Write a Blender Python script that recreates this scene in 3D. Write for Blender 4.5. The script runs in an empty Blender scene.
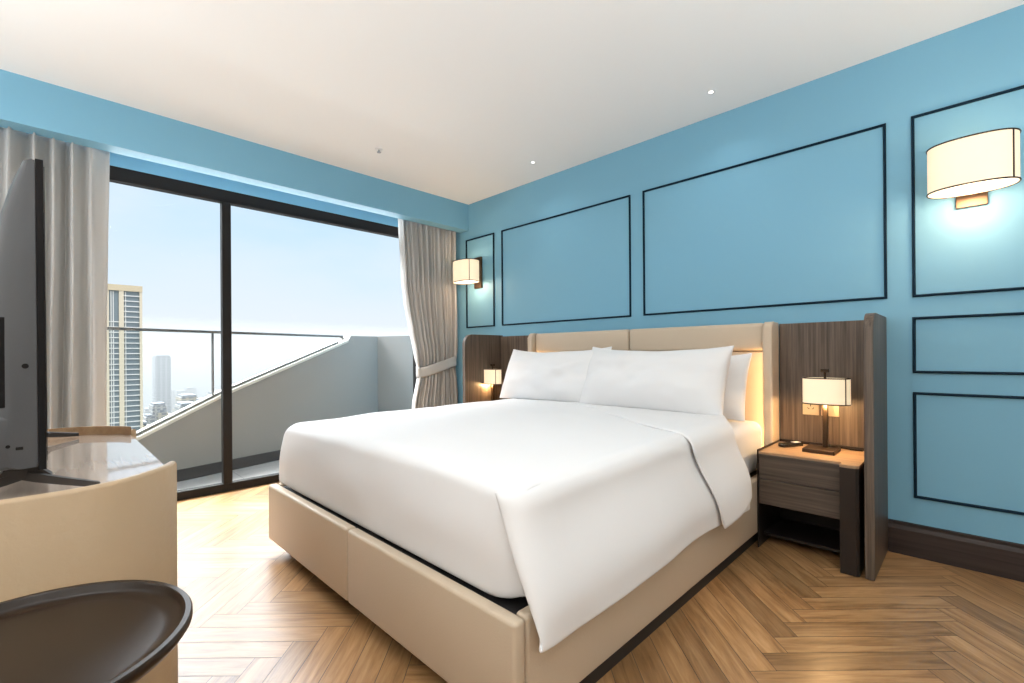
import bpy, bmesh, math, random
from mathutils import Vector, Matrix
PI = math.pi
random.seed(7)
S = bpy.context.scene
COL = S.collection

# ------------------------------------------------------------------ materials
def mat(name, col, rough=.5, metal=0., spec=.5, coat=0., coat_rough=.1, bump=None, sheen=0.):
    m = bpy.data.materials.new(name); m.use_nodes = True
    nt = m.node_tree; b = nt.nodes['Principled BSDF']
    b.inputs['Base Color'].default_value = (*col, 1)
    b.inputs['Roughness'].default_value = rough
    b.inputs['Metallic'].default_value = metal
    b.inputs['Specular IOR Level'].default_value = spec
    b.inputs['Coat Weight'].default_value = coat
    b.inputs['Coat Roughness'].default_value = coat_rough
    b.inputs['Sheen Weight'].default_value = sheen
    if bump:
        scale, strength = bump
        tc = nt.nodes.new('ShaderNodeTexCoord'); n = nt.nodes.new('ShaderNodeTexNoise')
        n.inputs['Scale'].default_value = scale; n.inputs['Detail'].default_value = 3
        bp = nt.nodes.new('ShaderNodeBump'); bp.inputs['Strength'].default_value = strength
        bp.inputs['Distance'].default_value = .01
        nt.links.new(tc.outputs['Object'], n.inputs['Vector'])
        nt.links.new(n.outputs['Fac'], bp.inputs['Height'])
        nt.links.new(bp.outputs['Normal'], b.inputs['Normal'])
    return m

def ramp(nt, stops):
    r = nt.nodes.new('ShaderNodeValToRGB'); cr = r.color_ramp
    while len(cr.elements) < len(stops): cr.elements.new(.5)
    for e, (p, c) in zip(cr.elements, stops):
        e.position = p; e.color = (*c, 1)
    return r

def wood(name, dark, light, stretch, rough=.45, spec=.4, coat=0., scale=1.0, coat_rough=.15):
    """straight-grained veneer: fine streaks drawn out along one axis"""
    m = mat(name, dark, rough, spec=spec, coat=coat, coat_rough=coat_rough); nt = m.node_tree; b = nt.nodes['Principled BSDF']
    tc = nt.nodes.new('ShaderNodeTexCoord'); mp = nt.nodes.new('ShaderNodeMapping')
    mp.inputs['Scale'].default_value = stretch
    n = nt.nodes.new('ShaderNodeTexNoise'); n.inputs['Scale'].default_value = scale
    n.inputs['Detail'].default_value = 5; n.inputs['Roughness'].default_value = .6; n.inputs['Distortion'].default_value = .25
    r = ramp(nt, [(.32, dark), (.68, light)])
    nt.links.new(tc.outputs['Object'], mp.inputs['Vector']); nt.links.new(mp.outputs['Vector'], n.inputs['Vector'])
    nt.links.new(n.outputs['Fac'], r.inputs['Fac']); nt.links.new(r.outputs['Color'], b.inputs['Base Color'])
    bp = nt.nodes.new('ShaderNodeBump'); bp.inputs['Strength'].default_value = .25; bp.inputs['Distance'].default_value = .002
    nt.links.new(n.outputs['Fac'], bp.inputs['Height']); nt.links.new(bp.outputs['Normal'], b.inputs['Normal'])
    return m

M = {}
M['blue'] = mat('wall_blue_paint', (.185, .41, .56), .55, spec=.3)
M['ceiling'] = mat('ceiling_white_paint', (.86, .86, .85), .8, spec=.2)
M['plaster'] = mat('plaster_offwhite', (.78, .76, .72), .8, spec=.2)
M['navy'] = mat('moulding_navy', (.003, .016, .032), .6, spec=.12)
M['skirt'] = wood('skirting_dark_oak', (.018, .011, .009), (.045, .03, .026), (2, 40, 60))
M['bronze'] = mat('window_bronze', (.012, .010, .009), .5, spec=.2)
M['leather'] = mat('leather_beige', (.50, .405, .30), .42, spec=.45, bump=(160, .10))
M['leather2'] = mat('leather_headboard', (.54, .44, .33), .42, spec=.45, bump=(160, .10))
M['console_leather'] = mat('leather_console', (.43, .31, .19), .4, spec=.45, bump=(45, .16))
M['black'] = mat('black_board', (.006, .005, .005), .6)
M['plinth'] = mat('plinth_dark', (.02, .016, .014), .6)
M['darkwood'] = wood('dark_oak_vertical', (.05, .036, .027), (.15, .112, .085), (75, 75, 2.0))
M['darkwood_h'] = wood('dark_oak_horizontal', (.042, .031, .025), (.11, .083, .064), (2.2, 40, 60))
M['topwood'] = wood('night_top_oak', (.27, .175, .105), (.40, .27, .165), (3, 50, 50), rough=.35)
M['darkmetal'] = mat('dark_metal', (.028, .021, .018), .38, metal=.5)
M['bronzemetal'] = mat('bronze_lamp_metal', (.05, .032, .02), .35, metal=.8)
M['brass'] = mat('bronze_back_plate', (.10, .068, .045), .3, metal=.8)
M['white'] = mat('white_cotton', (.71, .71, .715), .75, spec=.25, sheen=.1)
M['sheet'] = mat('white_sheet', (.71, .71, .715), .8, spec=.2)
M['curtain'] = mat('curtain_grey_linen', (.50, .502, .492), .85, spec=.15, sheen=.2, bump=(350, .1))
M['tvback'] = mat('tv_grey_plastic', (.055, .057, .062), .36, spec=.5, bump=(220, .05))
M['tvdark'] = mat('tv_dark_plastic', (.008, .007, .007), .7, spec=.15)
M['screen'] = mat('tv_screen', (.004, .004, .005), .08)
M['tvfoot'] = mat('tv_foot_metal', (.035, .028, .024), .6, spec=.3)
M['consoletop'] = wood('console_top_oak', (.60, .47, .38), (.68, .55, .45), (3, 60, 40), rough=.25, coat=1., coat_rough=.03)
M['consoletop'].node_tree.nodes['Principled BSDF'].inputs['Coat IOR'].default_value = 2.3
M['lipwood'] = wood('console_lip_oak', (.42, .27, .15), (.52, .35, .2), (3, 60, 40), rough=.4)
M['tray'] = mat('tray_black_brown', (.016, .008, .004), .3, spec=.32, coat=.08, coat_rough=.15)
M['socket'] = mat('socket_champagne', (.62, .50, .34), .35, metal=.2)
M['sockdark'] = mat('socket_holes', (.01, .01, .01), .5)
M['phone'] = mat('handset_black', (.012, .012, .012), .25, coat=.3)
M['silver'] = mat('handset_silver', (.7, .7, .7), .3)
M['parapet'] = mat('parapet_grey_render', (.285, .274, .256), .8, spec=.2, bump=(6, .15))
M['kerb'] = mat('kerb_dark_stone', (.055, .05, .048), .6)
M['coping'] = mat('coping_cream', (.60, .575, .51), .6)
M['railmetal'] = mat('rail_grey_metal', (.17, .165, .155), .4, metal=.3)
M['chrome'] = mat('fitting_grey', (.35, .35, .35), .3, metal=.8)
M['fixture'] = mat('fitting_white', (.85, .85, .85), .4)

def glass_mat(name, tint, mixfac):
    """thin flat pane: lets the light through and mirrors a little at a glancing angle"""
    m = bpy.data.materials.new(name); m.use_nodes = True; nt = m.node_tree; nt.nodes.clear()
    o = nt.nodes.new('ShaderNodeOutputMaterial'); mx = nt.nodes.new('ShaderNodeMixShader')
    t = nt.nodes.new('ShaderNodeBsdfTransparent'); g = nt.nodes.new('ShaderNodeBsdfGlossy')
    t.inputs['Color'].default_value = (*tint, 1); g.inputs['Roughness'].default_value = 0.0
    lw = nt.nodes.new('ShaderNodeLayerWeight'); lw.inputs['Blend'].default_value = mixfac
    nt.links.new(lw.outputs['Fresnel'], mx.inputs[0]); nt.links.new(t.outputs[0], mx.inputs[1]); nt.links.new(g.outputs[0], mx.inputs[2])
    nt.links.new(mx.outputs[0], o.inputs['Surface'])
    return m
M['glass'] = glass_mat('window_glass', (.98, .99, .99), .04)
M['railglass'] = glass_mat('balustrade_glass', (.97, .985, .98), .08)

def shade_mat(name, col, strength):
    m = mat(name, (.50, .45, .36), .8); b = m.node_tree.nodes['Principled BSDF']
    b.inputs['Emission Color'].default_value = (*col, 1); b.inputs['Emission Strength'].default_value = strength
    return m
M['shade'] = shade_mat('lit_fabric_shade', (1.0, .80, .52), .68)
M['diffuser'] = shade_mat('lit_shade_diffuser', (1.0, .86, .64), 1.0)
M['lampdisc'] = shade_mat('downlight_lamp', (1.0, .95, .88), 6.0)

def floor_mat():
    m = mat('herringbone_oak', (.4, .25, .13), .3, spec=.5); nt = m.node_tree; b = nt.nodes['Principled BSDF']
    b.inputs['Roughness'].default_value = .33; b.inputs['Specular IOR Level'].default_value = .4
    b.inputs['Coat Weight'].default_value = .3; b.inputs['Coat Roughness'].default_value = .26; b.inputs['Coat IOR'].default_value = 1.5
    uv = nt.nodes.new('ShaderNodeUVMap'); geo = nt.nodes.new('ShaderNodeNewGeometry')
    wn = nt.nodes.new('ShaderNodeTexWhiteNoise'); wn.noise_dimensions = '1D'
    nt.links.new(geo.outputs['Random Per Island'], wn.inputs['W'])
    ad = nt.nodes.new('ShaderNodeVectorMath'); ad.operation = 'MULTIPLY_ADD'
    ad.inputs[1].default_value = (30, 30, 30)
    nt.links.new(wn.outputs['Color'], ad.inputs[0]); nt.links.new(uv.outputs['UV'], ad.inputs[2])
    mp = nt.nodes.new('ShaderNodeMapping'); mp.inputs['Scale'].default_value = (2.2, 22, 1)
    nt.links.new(ad.outputs[0], mp.inputs['Vector'])
    n = nt.nodes.new('ShaderNodeTexNoise'); n.inputs['Scale'].default_value = 1.6; n.inputs['Detail'].default_value = 6
    n.inputs['Roughness'].default_value = .62; n.inputs['Distortion'].default_value = .5
    nt.links.new(mp.outputs['Vector'], n.inputs['Vector'])
    r = ramp(nt, [(.25, (.17, .083, .030)), (.5, (.34, .183, .076)), (.78, (.50, .30, .14))])
    nt.links.new(n.outputs['Fac'], r.inputs['Fac'])
    hs = nt.nodes.new('ShaderNodeHueSaturation')
    mr = nt.nodes.new('ShaderNodeMapRange'); mr.inputs['To Min'].default_value = .72; mr.inputs['To Max'].default_value = 1.18
    nt.links.new(geo.outputs['Random Per Island'], mr.inputs['Value']); nt.links.new(mr.outputs[0], hs.inputs['Value'])
    nt.links.new(r.outputs['Color'], hs.inputs['Color']); nt.links.new(hs.outputs['Color'], b.inputs['Base Color'])
    bp = nt.nodes.new('ShaderNodeBump'); bp.inputs['Strength'].default_value = .12; bp.inputs['Distance'].default_value = .002
    nt.links.new(n.outputs['Fac'], bp.inputs['Height']); nt.links.new(bp.outputs['Normal'], b.inputs['Normal'])
    return m
M['floor'] = floor_mat()

def tile_mat():
    m = mat('balcony_tile', (.32, .31, .30), .5); nt = m.node_tree; b = nt.nodes['Principled BSDF']
    tc = nt.nodes.new('ShaderNodeTexCoord'); br = nt.nodes.new('ShaderNodeTexBrick')
    br.offset = 0; br.inputs['Scale'].default_value = 1; br.inputs['Brick Width'].default_value = .6; br.inputs['Row Height'].default_value = .6
    br.inputs['Mortar Size'].default_value = .004
    br.inputs['Color1'].default_value = (.34, .33, .32, 1); br.inputs['Color2'].default_value = (.36, .35, .335, 1); br.inputs['Mortar'].default_value = (.2, .2, .19, 1)
    nt.links.new(tc.outputs['Object'], br.inputs['Vector']); nt.links.new(br.outputs['Color'], b.inputs['Base Color'])
    return m
M['tile'] = tile_mat()

def facade_mat(name, wall, glassc, sx, sz):
    """far block: a regular grid of windows"""
    m = mat(name, wall, .8); nt = m.node_tree; b = nt.nodes['Principled BSDF']
    tc = nt.nodes.new('ShaderNodeTexCoord'); sp = nt.nodes.new('ShaderNodeSeparateXYZ'); nt.links.new(tc.outputs['Object'], sp.inputs[0])
    def cell(sock, period, duty):
        a = nt.nodes.new('ShaderNodeMath'); a.operation = 'DIVIDE'; a.inputs[1].default_value = period; nt.links.new(sock, a.inputs[0])
        f = nt.nodes.new('ShaderNodeMath'); f.operation = 'FRACT'; nt.links.new(a.outputs[0], f.inputs[0])
        g = nt.nodes.new('ShaderNodeMath'); g.operation = 'LESS_THAN'; g.inputs[1].default_value = duty; nt.links.new(f.outputs[0], g.inputs[0])
        return g.outputs[0]
    s = nt.nodes.new('ShaderNodeMath'); s.operation = 'ADD'; nt.links.new(sp.outputs[0], s.inputs[0]); nt.links.new(sp.outputs[1], s.inputs[1])
    mu = nt.nodes.new('ShaderNodeMath'); mu.operation = 'MULTIPLY'
    nt.links.new(cell(s.outputs[0], sx, .6), mu.inputs[0]); nt.links.new(cell(sp.outputs[2], sz, .6), mu.inputs[1])
    mx = nt.nodes.new('ShaderNodeMix'); mx.data_type = 'RGBA'
    mx.inputs[6].default_value = (*wall, 1); mx.inputs[7].default_value = (*glassc, 1)
    nt.links.new(mu.outputs[0], mx.inputs[0]); nt.links.new(mx.outputs[2], b.inputs['Base Color'])
    return m
M['fac1'] = facade_mat('far_facade_grey', (.24, .25, .265), (.12, .135, .16), 5, 3.4)
M['fac2'] = facade_mat('far_facade_pale', (.34, .33, .31), (.16, .17, .19), 4, 3.2)
M['fac3'] = facade_mat('far_facade_cream', (.36, .315, .235), (.17, .17, .17), 6, 3.3)
M['towerwall'] = mat('tower_cream_render', (.66, .57, .43), .8)
M['towerroof'] = mat('tower_roof_band', (.60, .49, .33), .8)
M['towerglass'] = mat('tower_window_grey', (.22, .265, .285), .4)
M['towerslab'] = mat('tower_white_slab', (.70, .69, .66), .7)
M['cityground'] = mat('city_ground', (.10, .105, .105), .9)

# ------------------------------------------------------------------ mesh helpers
class MB:
    def __init__(self): self.bm = bmesh.new()
    def box(self, x0, x1, y0, y1, z0, z1, bevel=0., seg=2, rot=None):
        r = bmesh.ops.create_cube(self.bm, size=1); vs = r['verts']
        for v in vs: v.co = Vector(((x0+x1)/2+v.co.x*(x1-x0), (y0+y1)/2+v.co.y*(y1-y0), (z0+z1)/2+v.co.z*(z1-z0)))
        if rot: bmesh.ops.rotate(self.bm, verts=vs, cent=rot[0], matrix=rot[1])
        if bevel:
            es = list({e for v in vs for e in v.link_edges})
            bmesh.ops.bevel(self.bm, geom=es, offset=bevel, segments=seg, profile=.5, affect='EDGES')
        return self
    def loft(self, rings, close=True, cap=True):
        """rings: lists of points, same count"""
        vv = [[self.bm.verts.new(p) for p in r] for r in rings]
        n = len(vv[0])
        for a, b in zip(vv, vv[1:]):
            for i in range(n if close else n-1):
                j = (i+1) % n
                self.bm.faces.new((a[i], a[j], b[j], b[i]))
        if cap and close:
            self.bm.faces.new(vv[0][::-1]); self.bm.faces.new(vv[-1])
        return self
    def lathe(self, prof, c, n=48):
        rings = [[(c[0]+r*math.cos(2*PI*i/n), c[1]+r*math.sin(2*PI*i/n), c[2]+z) for i in range(n)] for r, z in prof]
        return self.loft(rings)
    def prism(self, pts, axis, a, b, bevel=0., seg=3):
        """2-D outline pushed along an axis ('x': pts are (y,z); 'y': (x,z); 'z': (x,y))"""
        def P(p, t): return {'x': (t, p[0], p[1]), 'y': (p[0], t, p[1]), 'z': (p[0], p[1], t)}[axis]
        v0 = [self.bm.verts.new(P(p, a)) for p in pts]; v1 = [self.bm.verts.new(P(p, b)) for p in pts]
        n = len(pts); fs = [self.bm.faces.new(v0[::-1]), self.bm.faces.new(v1)]
        for i in range(n): self.bm.faces.new((v0[i], v0[(i+1) % n], v1[(i+1) % n], v1[i]))
        if bevel:
            es = [e for f in fs for e in f.edges]
            bmesh.ops.bevel(self.bm, geom=es, offset=bevel, segments=seg, profile=.5, affect='EDGES')
        return self
    def tube(self, path, r, n=10, closed=False):
        P = [Vector(p) for p in path]; rings = []
        for i, p in enumerate(P):
            if closed: t = P[(i+1) % len(P)] - P[i-1]
            else: t = P[min(i+1, len(P)-1)] - P[max(i-1, 0)]
            t.normalize(); u = t.orthogonal() if abs(t.z) > .95 else t.cross(Vector((0, 0, 1)))
            u.normalize(); w = t.cross(u)
            rings.append([p + r*(math.cos(2*PI*k/n)*u + math.sin(2*PI*k/n)*w) for k in range(n)])
        if closed: return self.loft(rings+[rings[0]], cap=False)
        return self.loft(rings)
    def grid(self, f, nu, nv):
        vv = [[self.bm.verts.new(f(i/nu, j/nv)) for j in range(nv+1)] for i in range(nu+1)]
        for i in range(nu):
            for j in range(nv): self.bm.faces.new((vv[i][j], vv[i+1][j], vv[i+1][j+1], vv[i][j+1]))
        return self
    def build(self, name, m, parent=None, smooth=False, angle=None):
        bmesh.ops.remove_doubles(self.bm, verts=self.bm.verts, dist=1e-6)
        bmesh.ops.recalc_face_normals(self.bm, faces=self.bm.faces)
        off = Vector((0, 0, 0)); q = parent
        while q is not None: off += q.location; q = q.parent
        for v in self.bm.verts: v.co -= off
        me = bpy.data.meshes.new(name); self.bm.to_mesh(me); self.bm.free()
        me.materials.append(M[m] if isinstance(m, str) else m)
        o = bpy.data.objects.new(name, me); COL.objects.link(o)
        if parent is not None: o.parent = parent
        if smooth:
            for p in me.polygons: p.use_smooth = True
            if angle:
                me.set_sharp_from_angle(angle=math.radians(angle))
        return o

def empty(name, loc, label=None, cat=None, group=None):
    o = bpy.data.objects.new(name, None); COL.objects.link(o); o.location = loc; o.empty_display_size = .1
    if label: tag(o, label, cat, group)
    return o
def tag(o, label, cat, group=None):
    o['label'] = label; o['category'] = cat
    if group: o['group'] = group
    return o
def struct(o): o['kind'] = 'structure'; return o
def kids(o): return [c for c in bpy.data.objects if c.parent == o]
def copy_tree(o, loc=None, parent=None):
    c = o.copy(); COL.objects.link(c)
    if parent is not None: c.parent = parent
    if loc is not None: c.location = loc
    for k in kids(o):
        if k.name != c.name: copy_tree(k, None, c)
    return c
def subsurf(o, lv=1):
    m = o.modifiers.new('smooth', 'SUBSURF'); m.levels = lv; m.render_levels = lv; return o

# ------------------------------------------------------------------ room dimensions (metres; camera stands at x=0, y=0)
WALL_Y = 3.15          # headboard wall
WIN_X = -4.12          # inner face of the sliding window
PEL_X = -3.763         # face of the curtain pelmet
CEIL = 2.635
X1, Y0 = 1.25, -1.55   # right and near walls, outside the picture

# ------------------------------------------------------------------ floor: oak planks in herringbone, at 45 degrees to the walls
def make_floor():
    bm = bmesh.new(); uvl = bm.loops.layers.uv.new('UVMap')
    L, W, G = .592, .091, .0011
    s2 = math.sqrt(.5)
    def world(a, b): return ((a-b)*s2, (a+b)*s2)
    xa, xb, ya, yb = WIN_X+.0, X1, Y0, WALL_Y
    def plank(a0, a1, b0, b1, alongA):
        pts = [(a0+G, b0+G), (a1-G, b0+G), (a1-G, b1-G), (a0+G, b1-G)]
        w = [world(*p) for p in pts]
        if max(p[0] for p in w) < xa or min(p[0] for p in w) > xb or max(p[1] for p in w) < ya or min(p[1] for p in w) > yb: return
        # clip to the room rectangle
        poly = [(p, q) for p, q in zip(w, pts)]
        for ax, val, sgn in ((0, xa, 1), (0, xb, -1), (1, ya, 1), (1, yb, -1)):
            out = []
            for i in range(len(poly)):
                (p, q), (p2, q2) = poly[i], poly[(i+1) % len(poly)]
                d, d2 = (p[ax]-val)*sgn, (p2[ax]-val)*sgn
                if d >= 0: out.append((p, q))
                if d*d2 < 0:
                    t = d/(d-d2)
                    out.append((tuple(p[k]+(p2[k]-p[k])*t for k in (0, 1)), tuple(q[k]+(q2[k]-q[k])*t for k in (0, 1))))
            poly = out
            if len(poly) < 3: return
        vs = [bm.verts.new((p[0], p[1], 0)) for p, q in poly]
        try: f = bm.faces.new(vs)
        except ValueError: return
        for lp, (p, q) in zip(f.loops, poly):
            lp[uvl].uv = (q[0], q[1]) if alongA else (q[1], q[0])
    for m in range(-12, 13):
        for j in range(-80, 81):
            a = 1.148 + m*L + j*W; b = 1.805 - m*L + j*W
            plank(a, a+L, b, b+W, True)
            plank(a+L, a+L+W, b+W-L, b+W, False)
    bmesh.ops.recalc_face_normals(bm, faces=bm.faces)
    for f in bm.faces:
        if f.normal.z < 0: f.normal_flip()
    me = bpy.data.meshes.new('floor'); bm.to_mesh(me); bm.free()
    me.materials.append(M['floor'])
    o = bpy.data.objects.new('floor', me); COL.objects.link(o); struct(o)
    sub = MB().box(WIN_X-.12, X1+.1, Y0-.1, WALL_Y+.1, -.2, -.0015).build('screed', 'kerb', o)
make_floor()

struct(MB().box(WIN_X-.2, X1+.1, Y0-.1, WALL_Y+.1, CEIL, CEIL+.15).build('ceiling', 'ceiling'))
struct(MB().box(WIN_X-.2, X1+.1, WALL_Y, WALL_Y+.1, 0, CEIL).build('wall_back', 'blue'))
struct(MB().box(X1, X1+.1, Y0, WALL_Y, 0, CEIL).build('wall_right', 'plaster'))
struct(MB().box(WIN_X-.2, X1, Y0-.1, Y0, 0, CEIL).build('wall_front', 'plaster'))
# window wall: strip above the window, short return beside the headboard wall
w = MB()
w.box(WIN_X-.12, WIN_X, Y0, WALL_Y, 2.35, CEIL)
w.box(WIN_X-.12, WIN_X, 2.80, WALL_Y, 0, 2.35)
w.box(WIN_X-.12, WIN_X, Y0, -.75, 0, 2.35)
struct(w.build('wall_left', 'blue'))
# pelmet: hollow box that hides the curtain track, open slot behind its lower board
p = MB()
p.box(PEL_X-.025, PEL_X, Y0, WALL_Y, 2.362, CEIL)
p.box(PEL_X-.13, PEL_X-.025, Y0, WALL_Y, 2.362, 2.385)
struct(p.build('trim_1', 'blue'))
# skirting
struct(MB().prism([(WALL_Y, 0), (WALL_Y-.018, 0), (WALL_Y-.018, .13), (WALL_Y-.012, .15), (WALL_Y-.012, .165), (WALL_Y, .168)], 'x', -.320, X1).build('baseboard_back', 'skirt'))
struct(MB().prism([(WALL_Y, 0), (WALL_Y-.018, 0), (WALL_Y-.018, .13), (WALL_Y-.012, .15), (WALL_Y-.012, .165), (WALL_Y, .168)], 'x', WIN_X, -3.31).build('baseboard_back', 'skirt'))

# navy mouldings on the headboard wall
def moulding(n, x0, x1, z0, z1):
    def prof(t): return t
    m = MB(); w_, d = .013, .014
    def ring(inset, y): return [(x0+inset, y, z0+inset), (x1-inset, y, z0+inset), (x1-inset, y, z1-inset), (x0+inset, y, z1-inset)]
    rings = [ring(0, WALL_Y), ring(0, WALL_Y-.008), ring(w_*.3, WALL_Y-d), ring(w_*.7, WALL_Y-d), ring(w_, WALL_Y-.006), ring(w_, WALL_Y)]
    vv = [[m.bm.verts.new(q) for q in r] for r in rings]
    for a, b in zip(vv, vv[1:]):
        for i in range(4): m.bm.faces.new((a[i], a[(i+1) % 4], b[(i+1) % 4], b[i]))
    struct(m.build('trim_%d' % n, 'navy'))
moulding(2, -3.80, -3.366, 1.333, 2.264)
moulding(3, -3.258, -1.842, 1.333, 2.264)
moulding(4, -1.738, -.317, 1.335, 2.266)
moulding(5, -.216, .22, 1.333, 2.264)
moulding(6, -.217, .22, .943, 1.231)
moulding(7, -.217, .22, .302, .846)

# ------------------------------------------------------------------ sliding window
WY0, WY1 = -.75, 2.80
wf = MB()
FX0, FX1 = WIN_X-.07, WIN_X
wf.box(FX0, FX1, WY0, WY1, 2.255, 2.35, .003, 1)        # head
wf.box(FX0, FX1, WY0, WY1, .0, .062, .003, 1)           # sill track
wf.box(FX0, FX1, WY0, WY0+.06, .06, 2.26, .003, 1)
wf.box(FX0, FX1, WY1-.07, WY1, .06, 2.26, .003, 1)
win = struct(wf.build('window_1', 'bronze'))
MB().box(FX0+.01, FX1, .966, 1.028, .062, 2.255, .003, 1).build('mullion', 'bronze', win)
MB().box(WIN_X-.05, WIN_X-.042, WY0+.06, .966, .062, 2.255).build('pane', 'glass', win)
MB().box(WIN_X-.03, WIN_X-.022, 1.028, WY1-.07, .062, 2.255).build('pane', 'glass', win)

# ------------------------------------------------------------------ balcony
D = Vector((-.2557, .9668, 0)); N = Vector((.9668, .2557, 0)); A0 = Vector((-4.804, .947, 0))   # foot of the parapet's inner face
def bal(s, out, z): return A0 + D*s - N*out + Vector((0, 0, z))
# floor slab between window and parapet
bf = MB()
pts = [(WIN_X-.07, -1.6), (WIN_X-.07, 3.55)] + [(bal(s, .2, 0).x, bal(s, .2, 0).y) for s in (2.2, -2.6)]
bf.prism(pts, 'z', -.12, -.003)
struct(bf.build('floor_balcony', 'tile'))
# parapet: tall at the headboard end, cut on a slope under the glass
sl = [(-2.55, .02), (-1.6, .02), (-.437, .405), (.242, .708), (1.617, 1.214), (1.66, 1.285), (2.08, 1.288), (2.08, 0), (-2.55, 0)]
pw = MB()
v0 = [pw.bm.verts.new(bal(s, 0, z)) for s, z in sl]; v1 = [pw.bm.verts.new(bal(s, .16, z)) for s, z in sl]
pw.bm.faces.new(v0); pw.bm.faces.new(v1[::-1])
for i in range(len(sl)): pw.bm.faces.new((v0[i], v0[(i+1) % len(sl)], v1[(i+1) % len(sl)], v1[i]))
# return of the parapet at the far end
e0, e1 = bal(2.08, 0, 0), Vector((-4.32, 3.44, 0)); dd = (e1-e0).normalized(); nn = Vector((dd.y, -dd.x, 0))
q = [e0, e1, e1-nn*.16, e0-nn*.16]
a = [pw.bm.verts.new(p_) for p_ in q]; b = [pw.bm.verts.new(p_+Vector((0, 0, 1.29))) for p_ in q]
pw.bm.faces.new(a[::-1]); pw.bm.faces.new(b)
for i in range(4): pw.bm.faces.new((a[i], a[(i+1) % 4], b[(i+1) % 4], b[i]))
par = struct(pw.build('wall_balcony', 'parapet'))
kb = MB()
for s0, s1 in ((-2.55, 2.06),):
    q = [bal(s0, 0.0, 0), bal(s1, 0.0, 0), bal(s1, -.012, 0), bal(s0, -.012, 0)]
    a = [kb.bm.verts.new(p_) for p_ in q]; b = [kb.bm.verts.new(p_+Vector((0, 0, .098))) for p_ in q]
    kb.bm.faces.new(a[::-1]); kb.bm.faces.new(b)
    for i in range(4): kb.bm.faces.new((a[i], a[(i+1) % 4], b[(i+1) % 4], b[i]))
struct(kb.build('baseboard_balcony', 'kerb'))
cp = MB()
cs = [(-1.6, .02), (-.437, .405), (.242, .708), (1.617, 1.214)]
rings = []
for s, z in cs:
    rings.append([bal(s, -.008, z-.006), bal(s, -.008, z+.022), bal(s, .165, z+.022), bal(s, .165, z-.006)])
cp.loft(rings)
cp.build('coping', 'coping', par)
# glass balustrade
rail = empty('balcony_railing', bal(.2, .08, .7), 'frameless glass balcony railing with a thin grey metal handrail', 'railing')
r_ = MB()
def bar(mb, s0, z0, s1, z1, o0, o1, h):
    rr = []
    for s, z in ((s0, z0), (s1, z1)): rr.append([bal(s, o0, z), bal(s, o0, z+h), bal(s, o1, z+h), bal(s, o1, z)])
    mb.loft(rr)
bar(r_, -2.5, 1.262, 1.56, 1.262, .020, .060, .022); r_.build('handrail', 'railmetal', rail)
r_ = MB(); bar(r_, .099, .67, .099, .67, .07, .08, .59)
r_ = MB().box(0, 1, 0, 1, 0, 1); r_.bm.clear()
for s in (.13,):
    r_.loft([[bal(s-.006, .030, z), bal(s+.006, .030, z), bal(s+.006, .050, z), bal(s-.006, .050, z)] for z in (.665, 1.263)])
r_.build('post', 'railmetal', rail)
r_ = MB(); zz = lambda s: .405+(.708-.405)/(.679)*(s+.437) if s < .242 else .708+(1.214-.708)/1.375*(s-.242)
rr = []
for s in (-1.35, -.437, .242, 1.5):
    z = zz(s)+.0245; rr.append([bal(s, .025, z), bal(s, .055, z), bal(s, .055, z+.022), bal(s, .025, z+.022)])
r_.loft(rr); r_.build('channel', 'railmetal', rail)
def pane(ss):
    g = MB(); lo = [(s, zz(s)+.04) for s in ss]; hi = [(s, 1.263) for s in ss]
    pts_ = lo + hi[::-1]
    for o in (.036, .044):
        g.bm.faces.new([g.bm.verts.new(bal(s, o, z)) for s, z in pts_])
    g.build('glass_pane', 'railglass', rail)
pane([-1.35, -.437, .12]); pane([.142, .242, 1.5])
MB().tube([bal(1.545, .04, 1.268), bal(1.575, .04, 1.262), bal(1.58, .04, 1.235)], .017, 10).build('end_bracket', 'railmetal', rail, smooth=True)

# ------------------------------------------------------------------ bed
BX0, BX1, BY0, BY1 = -2.69, -.832, .838, 3.0
bed = empty('bed', ((BX0+BX1)/2, 1.95, 0), 'wide bed base in beige leather with a winged beige leather headboard', 'bed')
MB().box(BX0+.09, BX1-.03, BY0+.08, BY1, 0, .08).build('plinth', 'plinth', bed)
MB().box(BX0+.04, BX1-.04, BY0+.04, BY1+.04, .08, .350).build('platform', 'black', bed)
SEAM = -1.766
ZB, ZT = .073, .364
MB().box(BX0, SEAM-.004, BY0, BY0+.046, ZB, ZT, .012, 4).build('foot_panel', 'leather', bed, True, 40)
MB().box(SEAM+.004, BX1, BY0, BY0+.046, ZB, ZT, .012, 4).build('foot_panel', 'leather', bed, True, 40)
MB().box(BX1-.046, BX1, BY0+.048, BY1, ZB, ZT, .012, 4).build('side_panel', 'leather', bed, True, 40)
MB().box(BX0, BX0+.046, BY0+.048, BY1, ZB, ZT, .012, 4).build('side_panel', 'leather', bed, True, 40)
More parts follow.
